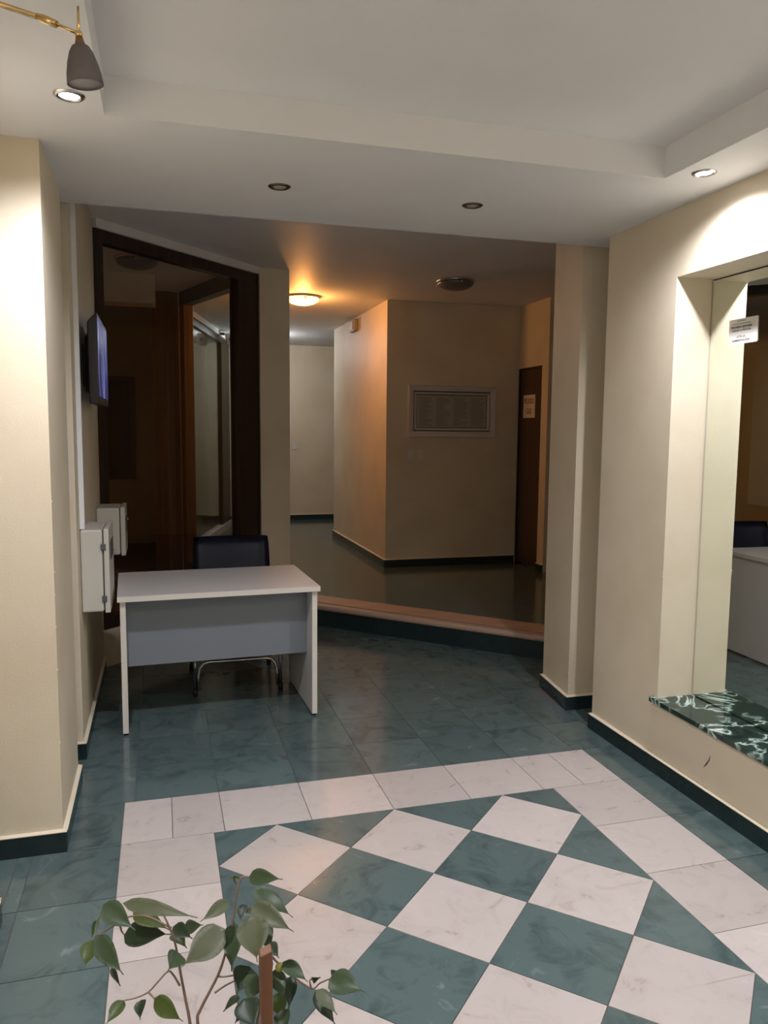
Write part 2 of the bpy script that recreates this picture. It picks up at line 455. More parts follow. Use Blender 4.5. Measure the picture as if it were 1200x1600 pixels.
# hall ceiling, lobby ceiling with its raised tray
struct(bobj('ceiling_hall', (-2.4, 4.3, 0.80, 9.5, ZH, ZH + 0.1), 'hall_ceiling'), 'uneven white plaster ceiling over the hall and desk', 'ceiling')
bm = NB()
box(bm, -1.95, 1.80, -0.27, 0.80, ZB, 3.0); box(bm, -1.95, -1.067, -4.75, -0.27, ZB, 3.0); box(bm, 0.99, 1.80, -4.75, -0.27, ZB, 3.0)
box(bm, -1.067, 0.99, -4.75, -4.3, ZB, 3.0); box(bm, -1.067, 0.99, -4.3, -0.27, 2.69, 3.0)
struct(obj('ceiling', bm, 'ceiling'), 'white dropped lobby ceiling with a raised rectangular tray', 'ceiling')

# ---- platform, step, office floor
bm = NB()
prism(bm, [(-0.085, 3.555), (2.18, 1.29), (4.25, 1.29), (4.25, 9.4), (-2.35, 9.4), (-2.35, 2.56), (-1.46, 2.56), (-1.30, 2.38)], 0.0, ZP)
struct(obj('floor_platform', bm, 'green_tile'), 'raised hall floor of dark polished tiles behind the step', 'floor')
bm = NB(); prism(bm, [(-1.42, 2.56), (-1.28, 2.46), (-0.20, 3.60), (-0.68, 4.98), (-0.97, 4.98), (-0.97, 7.0), (-2.2, 7.0), (-2.2, 2.56)], ZP, ZP + 0.008)
struct(obj('floor_office', bm, 'parquet'), 'reddish brown parquet floor inside the glazed office', 'floor')
A45 = -math.pi / 4
SO = (-0.10, 3.54)               # where the step meets the column; direction runs to the lower right
step = struct(thing('trim_1', (0.9, 2.5, 0), 'x', 'x'), 'long angled step with wooden tread and rounded stone nosing', 'step')
L_ = 3.24
bm = NB(); obox(bm, SO, A45, 0.02, L_, -0.008, 0.012, 0, 0.127); obj('riser', bm, 'skirt_tile', step)
NPCS = 5
for i in range(NPCS):
    a, b = 0.02 + i * (L_ - 0.02) / NPCS, 0.02 + (i + 1) * (L_ - 0.02) / NPCS
    bm = NB(); prof = []
    for q in range(9):
        t = math.pi / 2 + q * math.pi / 8
        prof.append((0.022 * math.cos(t) - 0.005, 0.151 + 0.023 * math.sin(t)))
    prof = [(0.042, 0.174)] + prof + [(0.042, 0.128)]
    ends = []
    for s in (a + 0.001, b - 0.001):
        ring = []
        for d, z in prof:
            c, sn = math.cos(A45), math.sin(A45)
            ring.append(bm.verts.new((SO[0] + s * c - d * sn, SO[1] + s * sn + d * c, z)))
        ends.append(ring)
    n = len(prof)
    for q in range(n):
        bm.faces.new((ends[0][q], ends[0][(q + 1) % n], ends[1][(q + 1) % n], ends[1][q]))
    bm.faces.new(ends[0]); bm.faces.new(ends[1][::-1])
    obj('nosing', bm, 'nosing_stone', step)
    bm = NB(); obox(bm, SO, A45, a + 0.0008, b - 0.0008, 0.066, 0.30, ZP - 0.03, 0.1745); obj('tread_board', bm, 'wood_tread', step)
bm = NB(); obox(bm, SO, A45, 0.02, L_, 0.043, 0.065, ZP - 0.03, 0.1705); obj('groove_strip', bm, 'black_gap', step)

# ---- skirting tiles with a sloping cream mortar lip on top; the wall lies to the left of each run
ST = 0.015
def skirting(name, label, runs, z0, h=SK):
    base = struct(thing(name, (runs[0][0], runs[0][1], z0), 'x', 'x'), label, 'skirting')
    for x0, y0, x1, y1 in runs:
        d = Vector((x1 - x0, y1 - y0)); Ln = d.length; ang = math.atan2(d.y, d.x)
        n = max(1, round(Ln / T))
        for i in range(n):
            bm = NB(); obox(bm, (x0, y0), ang, i * Ln / n + 0.0008, (i + 1) * Ln / n - 0.0008, 0.0, ST, z0, z0 + h - 0.002)
            obj('skirting_tile', bm, 'skirt_tile', base)
        bm = NB(); v = obox(bm, (x0, y0), ang, 0.0, Ln, -0.0015, ST, z0 + h - 0.002, z0 + h + 0.0005)
        for q in (v[6], v[7]): q.co.z += 0.005
        obj('mortar_lip', bm, 'cream', base)
    return base
skirting('baseboard_left', 'dark green tile skirting around the broad left pillar', [(-1.74, 0.0, -1.282, 0.0), (-1.282, 0.016, -1.282, 0.604), (-1.298, 0.605, -1.69, 0.605)], 0)
skirting('baseboard_left_near', 'dark green tile skirting of the wall in front of the broad pillar', [(-1.436, -4.59, -1.436, -0.407), (-1.436, -0.391, -1.74, -0.391)], 0)
skirting('baseboard_left_wall', 'dark green tile skirting of the wall below the meter boxes', [(-1.69, 0.857, -1.285, 0.857), (-1.285, 0.873, -1.285, 2.34)], 0)
skirting('baseboard_right', 'dark green tile skirting below the mirror wall', [(1.61, 0.605, 1.273, 0.605), (1.273, 0.589, 1.273, -4.59)], 0)
skirting('baseboard_pier', 'dark green tile skirting around the narrow pier', [(4.0, 1.29, 1.34, 1.29), (1.3385, 1.274, 1.2886, 0.877), (1.2886, 0.861, 1.61, 0.861)], 0)
skirting('baseboard_hall', 'dark tile skirting of the hall block under the framed notice', [(2.9, 7.215, 1.30, 7.215), (1.30, 7.199, 1.30, 4.701), (1.30, 4.685, 2.77, 4.685)], ZP)
skirting('baseboard_hall_door', 'short dark tile skirting beside the gas cupboard door', [(2.765, 4.164, 2.765, 4.031), (2.765, 4.015, 4.09, 4.015)][0:1], ZP)
skirting('baseboard_hall_far', 'dark tile skirting at the far end of the corridor', [(-0.3, 9.205, 4.09, 9.205)], ZP)

# ---- glazed partitions (windows of the setting)
A = math.pi / 4
PO = (-1.30, 2.36)                       # start at the left wall; direction to the upper right; lobby side is negative d
w1 = struct(thing('window_1', (-0.7, 2.96, 0), 'x', 'x'), 'dark wood framed office glazing set at an angle behind the desk', 'glazing')
LP = 1.683
def w1box(name, mat, s0, s1, d0, d1, z0, z1, parent=None, bev=0):
    bm = NB(); obox(bm, PO, A, s0, s1, d0, d1, z0, z1)
    if bev: bevel(bm, bev)
    return obj(name, bm, mat, parent or w1)
w1box('kerb', 'cream', 0.0, LP - 0.004, 0.0, 0.12, 0.0, 0.25)
w1box('cornice', 'cornice', 0.02, LP - 0.01, -0.015, 0.06, 2.845, ZH)
w1box('top_rail', 'wood_dark', 0.02, LP - 0.004, 0.01, 0.09, 2.765, 2.845)
w1box('bottom_rail', 'wood_dark', 0.09, LP - 0.26, 0.01, 0.09, 0.25, 0.33)
w1box('stile', 'wood_dark', 0.02, 0.09, 0.01, 0.09, 0.25, 2.765)
w1box('stile', 'wood_dark', LP - 0.26, LP - 0.004, 0.005, 0.10, 0.25, 2.765, bev=0.006)
g = w1box('pane', 'glass_smoked', 0.09, LP - 0.26, 0.045, 0.052, 0.33, 2.765)
w1box('bead', 'wood_mid', 0.09, 0.105, 0.035, 0.06, 0.33, 2.765)
# column where glazing and step meet
bm = NB(); prism(bm, [(-0.11, 3.535), (0.14, 3.572), (0.11, 3.80), (-0.14, 3.763)], 0.0, ZH)
struct(obj('wall_column', bm, 'cream'), 'slim cream column between the office glazing and the corridor', 'column')
# office side glazing, running back from the column
SP0, SP1 = Vector((-0.205, 3.62)), Vector((-0.665, 4.97))
sd = SP1 - SP0; SL = sd.length; SA = math.atan2(sd.y, sd.x)
w2 = struct(thing('window_2', ((SP0.x + SP1.x) / 2, (SP0.y + SP1.y) / 2, ZP), 'x', 'x'), 'side glazing of the office in a brown frame, looking through to the corridor', 'glazing')
def w2box(name, mat, s0, s1, d0, d1, z0, z1, bev=0):
    bm = NB(); obox(bm, SP0, SA, s0, s1, d0, d1, z0, z1)
    if bev: bevel(bm, bev)
    return obj(name, bm, mat, w2)
w2box('header', 'wood_dark', 0.0, SL, -0.05, 0.05, 2.77, ZH)
w2box('bottom_rail', 'wood_dark', 0.10, SL - 0.11, -0.04, 0.04, ZP, ZP + 0.10)
w2box('stile', 'wood_dark', 0.0, 0.10, -0.05, 0.05, ZP, 2.77)
w2box('stile', 'wood_mid', SL - 0.11, SL - 0.045, -0.05, 0.05, ZP, 2.77, 0.006)
w2box('stile', 'wood_mid', SL - 0.045, SL, -0.05, 0.05, ZP, 2.77, 0.006)
w2box('pane', 'glass', 0.10, SL - 0.11, -0.003, 0.003, ZP + 0.10, 2.77)
# curved wood panel beside it
bm = NB(); pts = []
for i in range(9):
    t = i / 8; pts.append((-0.965 + 0.245 * t, 4.985 - 0.06 * math.sin(math.pi * t)))
prism(bm, pts + [(-0.72, 5.06), (-0.965, 5.06)], ZP, ZH)
struct(obj('wall_wood_panel', bm, 'wood_mid'), 'rounded brown wood panel inside the office beside the side glazing', 'panel')
# corridor glazing further back
Q0, Q1 = Vector((-0.56, 6.12)), Vector((0.07, 8.62))
qd = Q1 - Q0; QL = qd.length; QA = math.atan2(qd.y, qd.x)
w3 = struct(thing('window_3', ((Q0.x + Q1.x) / 2, (Q0.y + Q1.y) / 2, ZP), 'x', 'x'), 'second glazed shopfront along the corridor behind the office', 'glazing')
def w3box(name, mat, s0, s1, d0, d1, z0, z1):
    bm = NB(); obox(bm, Q0, QA, s0, s1, d0, d1, z0, z1); return obj(name, bm, mat, w3)
w3box('cornice', 'cornice', 0, QL, -0.03, 0.06, 2.835, ZH)
w3box('top_rail', 'wood_dark', 0, QL, 0.0, 0.07, 2.765, 2.835)
w3box('bottom_rail', 'cornice', 0, QL, -0.02, 0.07, ZP, ZP + 0.09)
w3box('stile', 'wood_dark', 0, 0.10, 0.0, 0.07, ZP + 0.09, 2.765)
w3box('stile', 'wood_dark', QL - 0.62, QL, 0.0, 0.07, ZP + 0.09, 2.765)
w3box('pane', 'glass', 0.10, QL - 0.62, 0.03, 0.036, ZP + 0.09, 2.765)
bm = NB(); prism(bm, [(-0.79, 5.06), (-0.665, 5.02), (-0.56, 6.12), (-0.79, 6.9)], ZP, ZH)
struct(obj('wall_corridor_stub', bm, 'cream'), 'short cream wall between the two glazed fronts', 'wall')
struct(bobj('wall_shop_back', (-0.92, -0.80, 7.15, 9.4, ZP, ZH), 'cream'), 'dim wall behind the corridor shopfront', 'wall')
struct(bobj('wall_shop_end', (-0.80, 0.0, 9.22, 9.40, ZP, ZH), 'cream'), 'dim end wall behind the corridor shopfront', 'wall') if False else None

# ---- door to the gas cupboard
d1 = struct(thing('door_1', (2.82, 4.43, ZP), 'x', 'x'), 'narrow dark brown flush door marked as gas cupboard', 'door')
bobj('leaf', (2.800, 2.84, 4.185, 4.68, ZP + 0.012, 2.235), 'wood_door', d1, 0.002)
for y0, y1, z0, z1 in ((4.165, 4.183, ZP, 2.255), (4.682, 4.70, ZP, 2.255), (4.183, 4.682, 2.237, 2.255)):
    bobj('door_frame', (2.786, 2.87, y0, y1, z0, z1), 'wood_dark', d1)
bm = NB(); tube(bm, [(2.775, 4.225, 1.12), (2.800, 4.225, 1.12)], 0.012, 12); obj('knob', bm, 'bronze_rim', d1)

# ---- marble sill and mirror in the niche
bm = NB(); prism(bm, [(1.262, NY0 - 0.03), (1.287, NY0 - 0.03), (1.287, NY0 + 0.001), (NX + 0.018, NY0 + 0.001), (NX + 0.018, NY1 - 0.001), (1.287, NY1 - 0.001), (1.287, 0.062), (1.262, 0.062)], NZ0 + 0.0005, 0.357)
tag(obj('marble_sill', bm, 'marble'), 'polished dark green marble sill with white veins under the mirror', 'sill')
mr = thing('wall_mirror', (NX + 0.01, (NY0 + NY1) / 2, 0.357), 'tall frameless wall mirror standing in the niche on the marble sill', 'mirror')
bobj('mirror_glass', (NX, NX + 0.004, NY0 + 0.006, NY1 - 0.007, 0.362, NZ1 - 0.007), 'mirror', mr)
bobj('backing', (NX + 0.005, NX + 0.019, NY0 + 0.001, NY1 - 0.001, 0.3575, NZ1 - 0.001), 'black_gap', mr)
# paper notice taped to the mirror
ny0, ny1, nz0, nz1 = -0.256, -0.090, 1.968, 2.074
nx = NX - 0.0015
sg = thing('paper_notice', (nx, (ny0 + ny1) / 2, nz0), 'small white printed paper notice taped to the mirror', 'notice')
bobj('sheet', (nx, NX - 0.0003, ny0, ny1, nz0, nz1), 'paper', sg)
Fm = frame3((0, -1, 0), (0, 0, 1), (-1, 0, 0))
yc = (ny0 + ny1) / 2 + 0.008
for body, sz, zz, st, b_ in (('SRES. VECINOS', 0.0075, 0.097, 1.0, 0), ('POR RAZONES DE SEGURIDAD', 0.0078, 0.085, 1.0, 0), ('PROHIBIDO SENTARSE', 0.0125, 0.071, 0.98, 0.0003), ('CUIDAR LA PINTURA', 0.0125, 0.057, 0.98, 0.0002),
                         ('ATTE. LA', 0.0125, 0.030, 1.0, 0.0001), ('ADMINISTRACION', 0.0125, 0.014, 1.0, 0.0003)):
    if body.startswith(('SRES', 'POR')): 
        continue
    text_mesh('printed_line', body, sz, (nx - 0.0003, yc, nz0 + zz), Fm, 'ink', sg, stretch=st, bold=b_)
for zz, w in ((0.097, 0.05), (0.085, 0.11)):       # two tiny unreadable lines at the top
    bobj('printed_line', (nx - 0.0004, nx, yc - w / 2, yc + w / 2, nz0 + zz - 0.0015, nz0 + zz + 0.0015), 'ink_grey', sg)
bobj('tape', (nx - 0.0006, nx - 0.0001, ny0 - 0.006, ny0 + 0.018, nz0 + 0.002, nz1 - 0.002), 'white_plastic', sg)

# chipped paint on two wall corners and scuffs, each a small piece on its wall
def chips(wall, pts, seed):
    rc = random.Random(seed)
    for x, y, z, r in pts:
        bm = NB(); n = 7
        ring = [bm.verts.new((x + rc.uniform(-.0015, .0015), y + rc.uniform(-.0015, .0015) + 0.5 * r * math.sin(2 * math.pi * k / n), z + r * rc.uniform(0.7, 1.7) * math.cos(2 * math.pi * k / n))) for k in range(n)]
        c0 = bm.verts.new((x - 0.003, y - 0.003, z)) if x > 0 else bm.verts.new((x + 0.003, y - 0.003, z))
        for k in range(n): bm.faces.new((ring[k], ring[(k + 1) % n], c0))
        bm.faces.new(ring[::-1])
        obj('paint_chip', bm, 'chip_white', wall)
W_ = bpy.data.objects
chips(W_['wall_right_pier'], [(1.304, 0.876, z, r) for z, r in ((0.14, .006), (0.175, .004), (0.21, .007), (0.235, .004), (0.27, .006), (0.32, .004), (0.345, .005))], 2)
chips(W_['wall_left_pillar'], [(-1.297, 0.015, z, r) for z, r in ((0.42, .005), (0.70, .005), (0.86, .006), (0.98, .004), (1.06, .005), (1.32, .004))], 5)
chips(W_['wall_right'], [(1.288, NY1, z, r) for z, r in ((0.93, .006), (0.945, .005))], 6)
bm = NB(); tube(bm, [(1.2875, -0.302, 0.165), (1.2872, -0.318, 0.185), (1.2872, -0.335, 0.212), (1.2875, -0.340, 0.235)], [0.0006, 0.0028, 0.0022, 0.0005], 6); obj('scuff_mark', bm, 'ink', W_['wall_right'])

# ================================================================== LIGHT FITTINGS
def spot(parent, z, w, col, name='downlight_beam', ang=154, blend=1.0, rad=0.025):
    l = bpy.data.lights.new(name, 'SPOT'); l.energy = w; l.color = col; l.spot_size = math.radians(ang); l.spot_blend = blend; l.shadow_soft_size = rad
    o = bpy.data.objects.new(name, l); COL.objects.link(o); o.parent = parent; o.location = (0, 0, z)
def downlight(x, y, lit, label, rim, off=None):
    t = thing('recessed_downlight', (x, y, ZB - 0.006), label, 'downlight', 'recessed ceiling downlights')
    bm = NB(); lathe(bm, (x, y, ZB), [(0.029, 0.004), (0.029, -0.003), (0.033, -0.006), (0.039, -0.0055), (0.046, -0.001), (0.046, 0.004)], 36); obj('trim_ring', bm, rim, t)
    bm = NB(); lathe(bm, (x, y, ZB), [(0, -0.002), (0.014, -0.003), (0.0285, -0.0015), (0.0285, 0.003), (0, 0.003)], 28); obj('lens_%s_offscreen' % off if off else 'lens', bm, 'lens_lit' if lit else 'lens_off', t)
    if lit: spot(t, -0.004, SPOT_W, COOL, 'downlight_%s_offscreen' % off if off else 'downlight_beam')
    return t
downlight(-1.157, -0.391, True, 'lit downlight beside the grey spotlight shade and the left pillar', 'steel_rim')
downlight(1.09, -0.372, True, 'lit downlight above the mirror wall', 'steel_rim')
downlight(-0.429, 0.288, False, 'switched off bronze downlight in the soffit, over the desk side', 'bronze_rim')
downlight(0.419, 0.294, False, 'switched off bronze downlight in the soffit, on the mirror wall side', 'bronze_rim')
# the rows of downlights go on along both ledges of the dropped ceiling, outside the picture
downlight(-1.157, -2.3, True, 'lit downlight over the left wall, next after the brass arm', 'steel_rim', 'left_middle')
downlight(1.09, -2.3, True, 'lit downlight just past the end of the mirror niche', 'steel_rim', 'right_middle')
downlight(-1.157, -4.0, True, 'lit downlight over the left wall, by the lobby back wall', 'steel_rim', 'left_back')
downlight(1.09, -4.0, True, 'lit downlight over the mirror side wall, by the lobby back wall', 'steel_rim', 'right_back')
def ceiling_lamp(x, y, z, mat, label, glow=None):
    t = thing('ceiling_lamp', (x, y, z - 0.085), label, 'ceiling lamp', 'round bowl ceiling lamps')
    bm = NB(); lathe(bm, (x, y, z), [(0, 0), (0.165, 0), (0.170, -0.008), (0.165, -0.018), (0.150, -0.020), (0, -0.020)], 40); obj('base_plate', bm, 'steel_rim', t)
    bm = NB(); lathe(bm, (x, y, z), [(0.158, -0.021), (0.160, -0.030), (0.148, -0.048), (0.118, -0.066), (0.07, -0.080), (0.0, -0.085)], 40); obj('glass_bowl', bm, mat, t)
    for k in range(3):
        a = 0.5 + k * 2.094
        bm = NB(); lathe(bm, (x + 0.160 * math.cos(a), y + 0.160 * math.sin(a), z - 0.036), [(0, -0.008), (0.008, -0.004), (0.008, 0.012), (0, 0.012)], 10); obj('clip', bm, 'brass', t)
    if glow:
        l = bpy.data.lights.new('lamp_glow', 'POINT'); l.energy, l.color = glow; l.shadow_soft_size = 0.06
        o = bpy.data.objects.new('lamp_glow', l); COL.objects.link(o); o.parent = t; o.location = (0, 0, -0.065)
    return t
ceiling_lamp(0.47, 4.79, ZH, 'bowl_lit', 'glowing orange bowl lamp on the hall ceiling beside the column', (22.0, (1.0, 0.40, 0.10)))
ceiling_lamp(1.60, 3.55, ZH, 'bowl_off', 'dark unlit bowl lamp on the hall ceiling above the framed notice')
ceiling_lamp(0.45, 7.9, ZH, 'bowl_white', 'lit white bowl lamp on the far corridor ceiling behind the column', (22.0, (0.95, 0.97, 1.0)))
ceiling_lamp(-1.06, 3.50, ZH, 'bowl_off', 'dark unlit bowl lamp on the office ceiling behind the glass')

# brass spotlight arm
k = 1.0
sp = thing('spotlight_arm', (-1.451, -1.17, 2.46), 'brass swing arm spotlight with grey bell shade below the ceiling', 'spotlight')
p0, p1, p2 = Vector((-1.440, -1.170, 2.479)), Vector((-1.121, -1.280, 2.369)), Vector((-1.056, -1.302, 2.341))
bm = NB(); tube(bm, [(-1.4505, -1.166, 2.482), (-1.434, -1.172, 2.476)], 0.032, 24); obj('wall_plate', bm, 'brass', sp)
bm = NB(); tube(bm, [p0, p1.lerp(p2, 0.05)], 0.0052, 12); obj('arm', bm, 'brass', sp)
bm = NB(); a = p1.lerp(p0, 0.03); tube(bm, [a, a.lerp(p1, 0.8), p1.lerp(p2, 0.10), p1.lerp(p2, 0.42)], [0.0055, 0.0068, 0.0078, 0.0070], 14); obj('collar', bm, 'brass', sp)
bm = NB(); tube(bm, [p1.lerp(p2, 0.3), p2], 0.0032, 10); obj('arm_tip', bm, 'brass', sp)
hc = Vector((-1.053, -1.304, 2.338))
bm = NB(); bmesh.ops.create_uvsphere(bm, u_segments=14, v_segments=10, radius=0.0075, matrix=Matrix.Translation(hc)); obj('joint', bm, 'brass', sp, True)
bm = NB(); tube(bm, [hc, hc + Vector((0, 0.003, 0.052))], [0.0030, 0.0022], 10); obj('rod', bm, 'brass', sp)
tilt = Matrix.Translation(hc) @ Matrix.Rotation(math.radians(-6), 4, 'Y') @ Matrix.Rotation(math.radians(3), 4, 'X')
def tilted(name, prof, mat, seg=32):
    bm = NB(); lathe(bm, (0, 0, 0), prof, seg); bm.transform(tilt); return obj(name, bm, mat, sp, fix=False)
tilted('neck', [(0, -0.003), (0.006, -0.003), (0.008, -0.012), (0.0105, -0.021), (0, -0.021)], 'wood_mid')
tilted('shade', [(0, -0.0185), (0.009, -0.0185), (0.016, -0.022), (0.022, -0.032), (0.0285, -0.052), (0.0325, -0.072), (0.0340, -0.090), (0.0325, -0.0905), (0.031, -0.072), (0.027, -0.052)], 'shade_grey')
tilted('lens', [(0, -0.080), (0.031, -0.083), (0.0312, -0.087), (0, -0.082)], 'shade_inner')

# ================================================================== FURNITURE AND FITTINGS
# ---- desk
dk = thing('office_desk', (-0.63, 1.455, 0), 'plain light grey laminate desk with blue grey modesty panel', 'desk')
def dkbox(name, mat, x0, x1, y0, y1, z0, z1, bev=0.0, parent=None):
    bm = NB(); box(bm, x0, x1, y0, y1, z0, z1)
    if bev: bevel(bm, bev)
    return obj(name, bm, mat, parent or dk)
X0, X1, Y0, Y1 = -1.155, -0.103, 1.105, 1.815
tp = dkbox('tabletop', 'desk_top', X0 + 0.002, X1 - 0.002, Y0 + 0.002, Y1 - 0.002, 0.709, 0.737)
for a in ((X0, X1, Y0, Y0 + 0.0018), (X0, X1, Y1 - 0.0018, Y1), (X0, X0 + 0.0018, Y0 + 0.002, Y1 - 0.002), (X1 - 0.0018, X1, Y0 + 0.002, Y1 - 0.002)):
    dkbox('edge_band', 'desk_edge', *a, 0.709, 0.7365, parent=tp)
for xa, xb in ((-1.143, -1.115), (-0.143, -0.115)):
    pnl = dkbox('side_panel', 'desk_top', xa, xb, 1.132, 1.79, 0.012, 0.7088)
    dkbox('edge_band', 'desk_edge', xa, xb, 1.130, 1.1318, 0.012, 0.7086, parent=pnl)
    for yy in (1.15, 1.76):
        bm = NB(); lathe(bm, ((xa + xb) / 2, yy, 0), [(0, 0), (0.012, 0), (0.012, 0.0118), (0, 0.0118)], 14); obj('foot', bm, 'black_rubber', pnl)
dkbox('modesty_panel', 'desk_panel', -1.1145, -0.1435, 1.265, 1.283, 0.327, 0.7085)
dk.rotation_euler.z = math.radians(2.2)

# ---- chair behind the desk
ch = thing('visitor_chair', (-0.49, 1.85, 0), 'black vinyl chair with chrome tube legs tucked behind the desk', 'chair')
bm = NB(); nx_, nz_ = 12, 8; grid = []
for side in (0, 1):
    g2 = []
    for i in range(nx_ + 1):
        row = []
        for j in range(nz_ + 1):
            u = i / nx_ * 2 - 1; v = j / nz_ * 2 - 1
            e = max(0, 1 - abs(u) ** 6) ** 0.5 * max(0, 1 - abs(v) ** 6) ** 0.5
            x = -0.49 + 0.245 * u * (1 - 0.03 * (v + 1) / 2) * (1 - 0.02 * abs(v) ** 8)
            z = 0.70 + 0.205 * v * (1 - 0.015 * abs(u) ** 8)
            y = 2.02 + 0.05 * v - 0.035 * u * u + (-1 if side == 0 else 1) * 0.028 * e
            row.append(bm.verts.new((x, y, z)))
        g2.append(row)
    grid.append(g2)
for g2 in grid:
    for i in range(nx_):
        for j in range(nz_):
            bm.faces.new((g2[i][j], g2[i + 1][j], g2[i + 1][j + 1], g2[i][j + 1]))
bmesh.ops.remove_doubles(bm, verts=list(bm.verts), dist=0.0008)
obj('backrest', bm, 'vinyl', ch, True)
bm = NB(); box(bm, -0.735, -0.245, 1.56, 2.00, 0.42, 0.485); bevel(bm, 0.025, 3)
obj('seat', bm, 'vinyl', ch, True)
for sx in (-1, 1):
    x = -0.49 + sx * 0.255
    bm = NB(); tube(bm, [(x, 1.64, 0.014), (x, 1.64, 0.38), (x, 1.65, 0.405), (x, 1.68, 0.41), (x, 2.00, 0.41)], 0.011, 12); obj('leg', bm, 'chrome', ch)
    bm = NB(); tube(bm, [(x, 2.17, 0.014), (x, 2.04, 0.43), (x - sx * 0.03, 2.03, 0.52), (x - sx * 0.06, 2.035, 0.66)], 0.011, 12); obj('leg', bm, 'chrome', ch)
    for yy in (1.64, 2.17):
        bm = NB(); lathe(bm, (x, yy, 0), [(0, 0), (0.015, 0), (0.015, 0.035), (0.012, 0.04), (0, 0.04)], 14); obj('foot_cap', bm, 'black_rubber', ch)
xa, xb = -0.728, -0.252
pts = [(xa, 1.645, 0.03), (xa + 0.003, 1.645, 0.12), (xa + 0.012, 1.645, 0.165), (xa + 0.035, 1.645, 0.195), (xa + 0.07, 1.645, 0.203)]
pts = pts + [(xb - (p[0] - xa), p[1], p[2]) for p in pts[::-1]]
bm = NB(); tube(bm, pts, 0.009, 12); obj('cross_bar', bm, 'chrome', ch)

# ---- television on its bracket
tv = thing('television', (-1.24, 1.51, 1.70), 'black flat television with a purple blue picture, bracketed to the wall above the meter boxes', 'television')
bm = NB(); box(bm, -1.250, -1.203, 1.14, 1.88, 1.705, 2.155)
for v in bm.verts:
    if v.co.x < -1.24 and v.co.z > 2: v.co.z -= 0.05
bevel(bm, 0.006)
obj('housing', bm, 'tv_plastic', tv)
bm = NB(); box(bm, -1.272, -1.2505, 1.20, 1.82, 1.75, 2.06)
for v in bm.verts:
    if v.co.x < -1.26: v.co.y = 1.51 + (v.co.y - 1.51) * 0.85; v.co.z = 1.9 + (v.co.z - 1.9) * 0.85
obj('back_cover', bm, 'tv_plastic', tv)
bobj('screen', (-1.2028, -1.2015, 1.165, 1.855, 1.745, 2.13), 'tv_screen', tv)
bobj('bracket', (-1.298, -1.2725, 1.42, 1.60, 1.80, 2.02), 'tv_plastic', tv, 0.004)

# ---- electrical cabinets and cable duct on the left wall
def cabinet(y0, y1, z0, z1, xb, xd, label, hinge):
    t = thing('electrical_cabinet', (-1.25, (y0 + y1) / 2, z0), label, 'cabinet', 'meter boxes on the wall beside the desk')
    bm = NB(); box(bm, -1.2985, xb - 0.004, y0, y1, z0 + 0.004, z1); bevel(bm, 0.010, 3); obj('body', bm, 'box_paint', t)
    bobj('gasket', (xb - 0.0045, xb + 0.002, y0 + 0.012, y1 - 0.012, z0 + 0.014, z1 - 0.012), 'box_dark', t)
    dr = bobj('door', (xb + 0.002, xd, y0 - 0.004, y1 + 0.004, z0, z1 + 0.004), 'box_paint', t, 0.003)
    if hinge:
        for zz in (z0 + 0.07, z1 - 0.085):
            bobj('hinge', (xb - 0.012, xb + 0.012, y0 - 0.011, y0 - 0.0042, zz - 0.016, zz + 0.016), 'box_dark', t, 0.003)
    bm = NB(); tube(bm, [(xd, y1 - 0.04, (z0 + z1) / 2 + 0.05), (xd + 0.010, y1 - 0.04, (z0 + z1) / 2 + 0.05)], 0.011, 14); obj('lock', bm, 'steel_rim', dr)
    bobj('window_slot', (xd + 0.0002, xd + 0.003, y0 + 0.06, y1 - 0.07, z1 - 0.16, z1 - 0.07), 'box_dark', dr)
    return t
cabinet(0.995, 1.36, 0.682, 1.093, -1.193, -1.167, 'larger grey metal meter box below the end of the white cable duct', True)
cabinet(2.00, 2.30, 0.807, 1.102, -1.160, -1.132, 'smaller grey metal meter box next to the glazing', False)
tag(bobj('cable_duct', (-1.2995, -1.276, 1.008, 1.032, 1.095, ZH - 0.001), 'duct', None, 0.002), 'white plastic cable duct running up the wall from the meter box', 'cable duct')

# ---- framed notice, switches, sensors, sign, sockets
fr = thing('notice_frame', (2.03, 4.69, 1.525), 'white moulded frame holding four pages of small print on the hall wall', 'frame')
fx0, fx1, fz0, fz1 = 1.54, 2.513, 1.527, 2.06
for i, (ins, wd, dp) in enumerate(((0.0, 0.060, 0.030), (0.060, 0.008, 0.010), (0.068, 0.024, 0.022))):
    a0, a1, c0, c1 = fx0 + ins, fx1 - ins, fz0 + ins, fz1 - ins
    bm = NB()
    out = [(a0, c0), (a1, c0), (a1, c1), (a0, c1)]; inn = [(a0 + wd, c0 + wd), (a1 - wd, c0 + wd), (a1 - wd, c1 - wd), (a0 + wd, c1 - wd)]
    yb = 4.6995
    VO = [bm.verts.new((x, yb, z)) for x, z in out]; VI = [bm.verts.new((x, yb, z)) for x, z in inn]
    FO = [bm.verts.new((x + 0.004 * (1 if q in (0, 3) else -1), yb - dp, z + 0.004 * (1 if q < 2 else -1))) for q, (x, z) in enumerate(out)]
    FI = [bm.verts.new((x, yb - dp * 0.55, z)) for x, z in inn]
    for q in range(4):
        r = (q + 1) % 4
        bm.faces.new((VO[q], VO[r], FO[r], FO[q])); bm.faces.new((FO[q], FO[r], FI[r], FI[q])); bm.faces.new((FI[q], FI[r], VI[r], VI[q])); bm.faces.new((VI[q], VI[r], VO[r], VO[q]))
    obj('moulding', bm, 'paint_white' if i != 1 else 'wood_dark', fr)
px0, px1, pz0, pz1 = fx0 + 0.098, fx1 - 0.098, fz0 + 0.098, fz1 - 0.098
bobj('backing', (px0 - 0.02, px1 + 0.02, 4.696, 4.6995, pz0 - 0.02, pz1 + 0.02), 'box_dark', fr)
rl = random.Random(3)
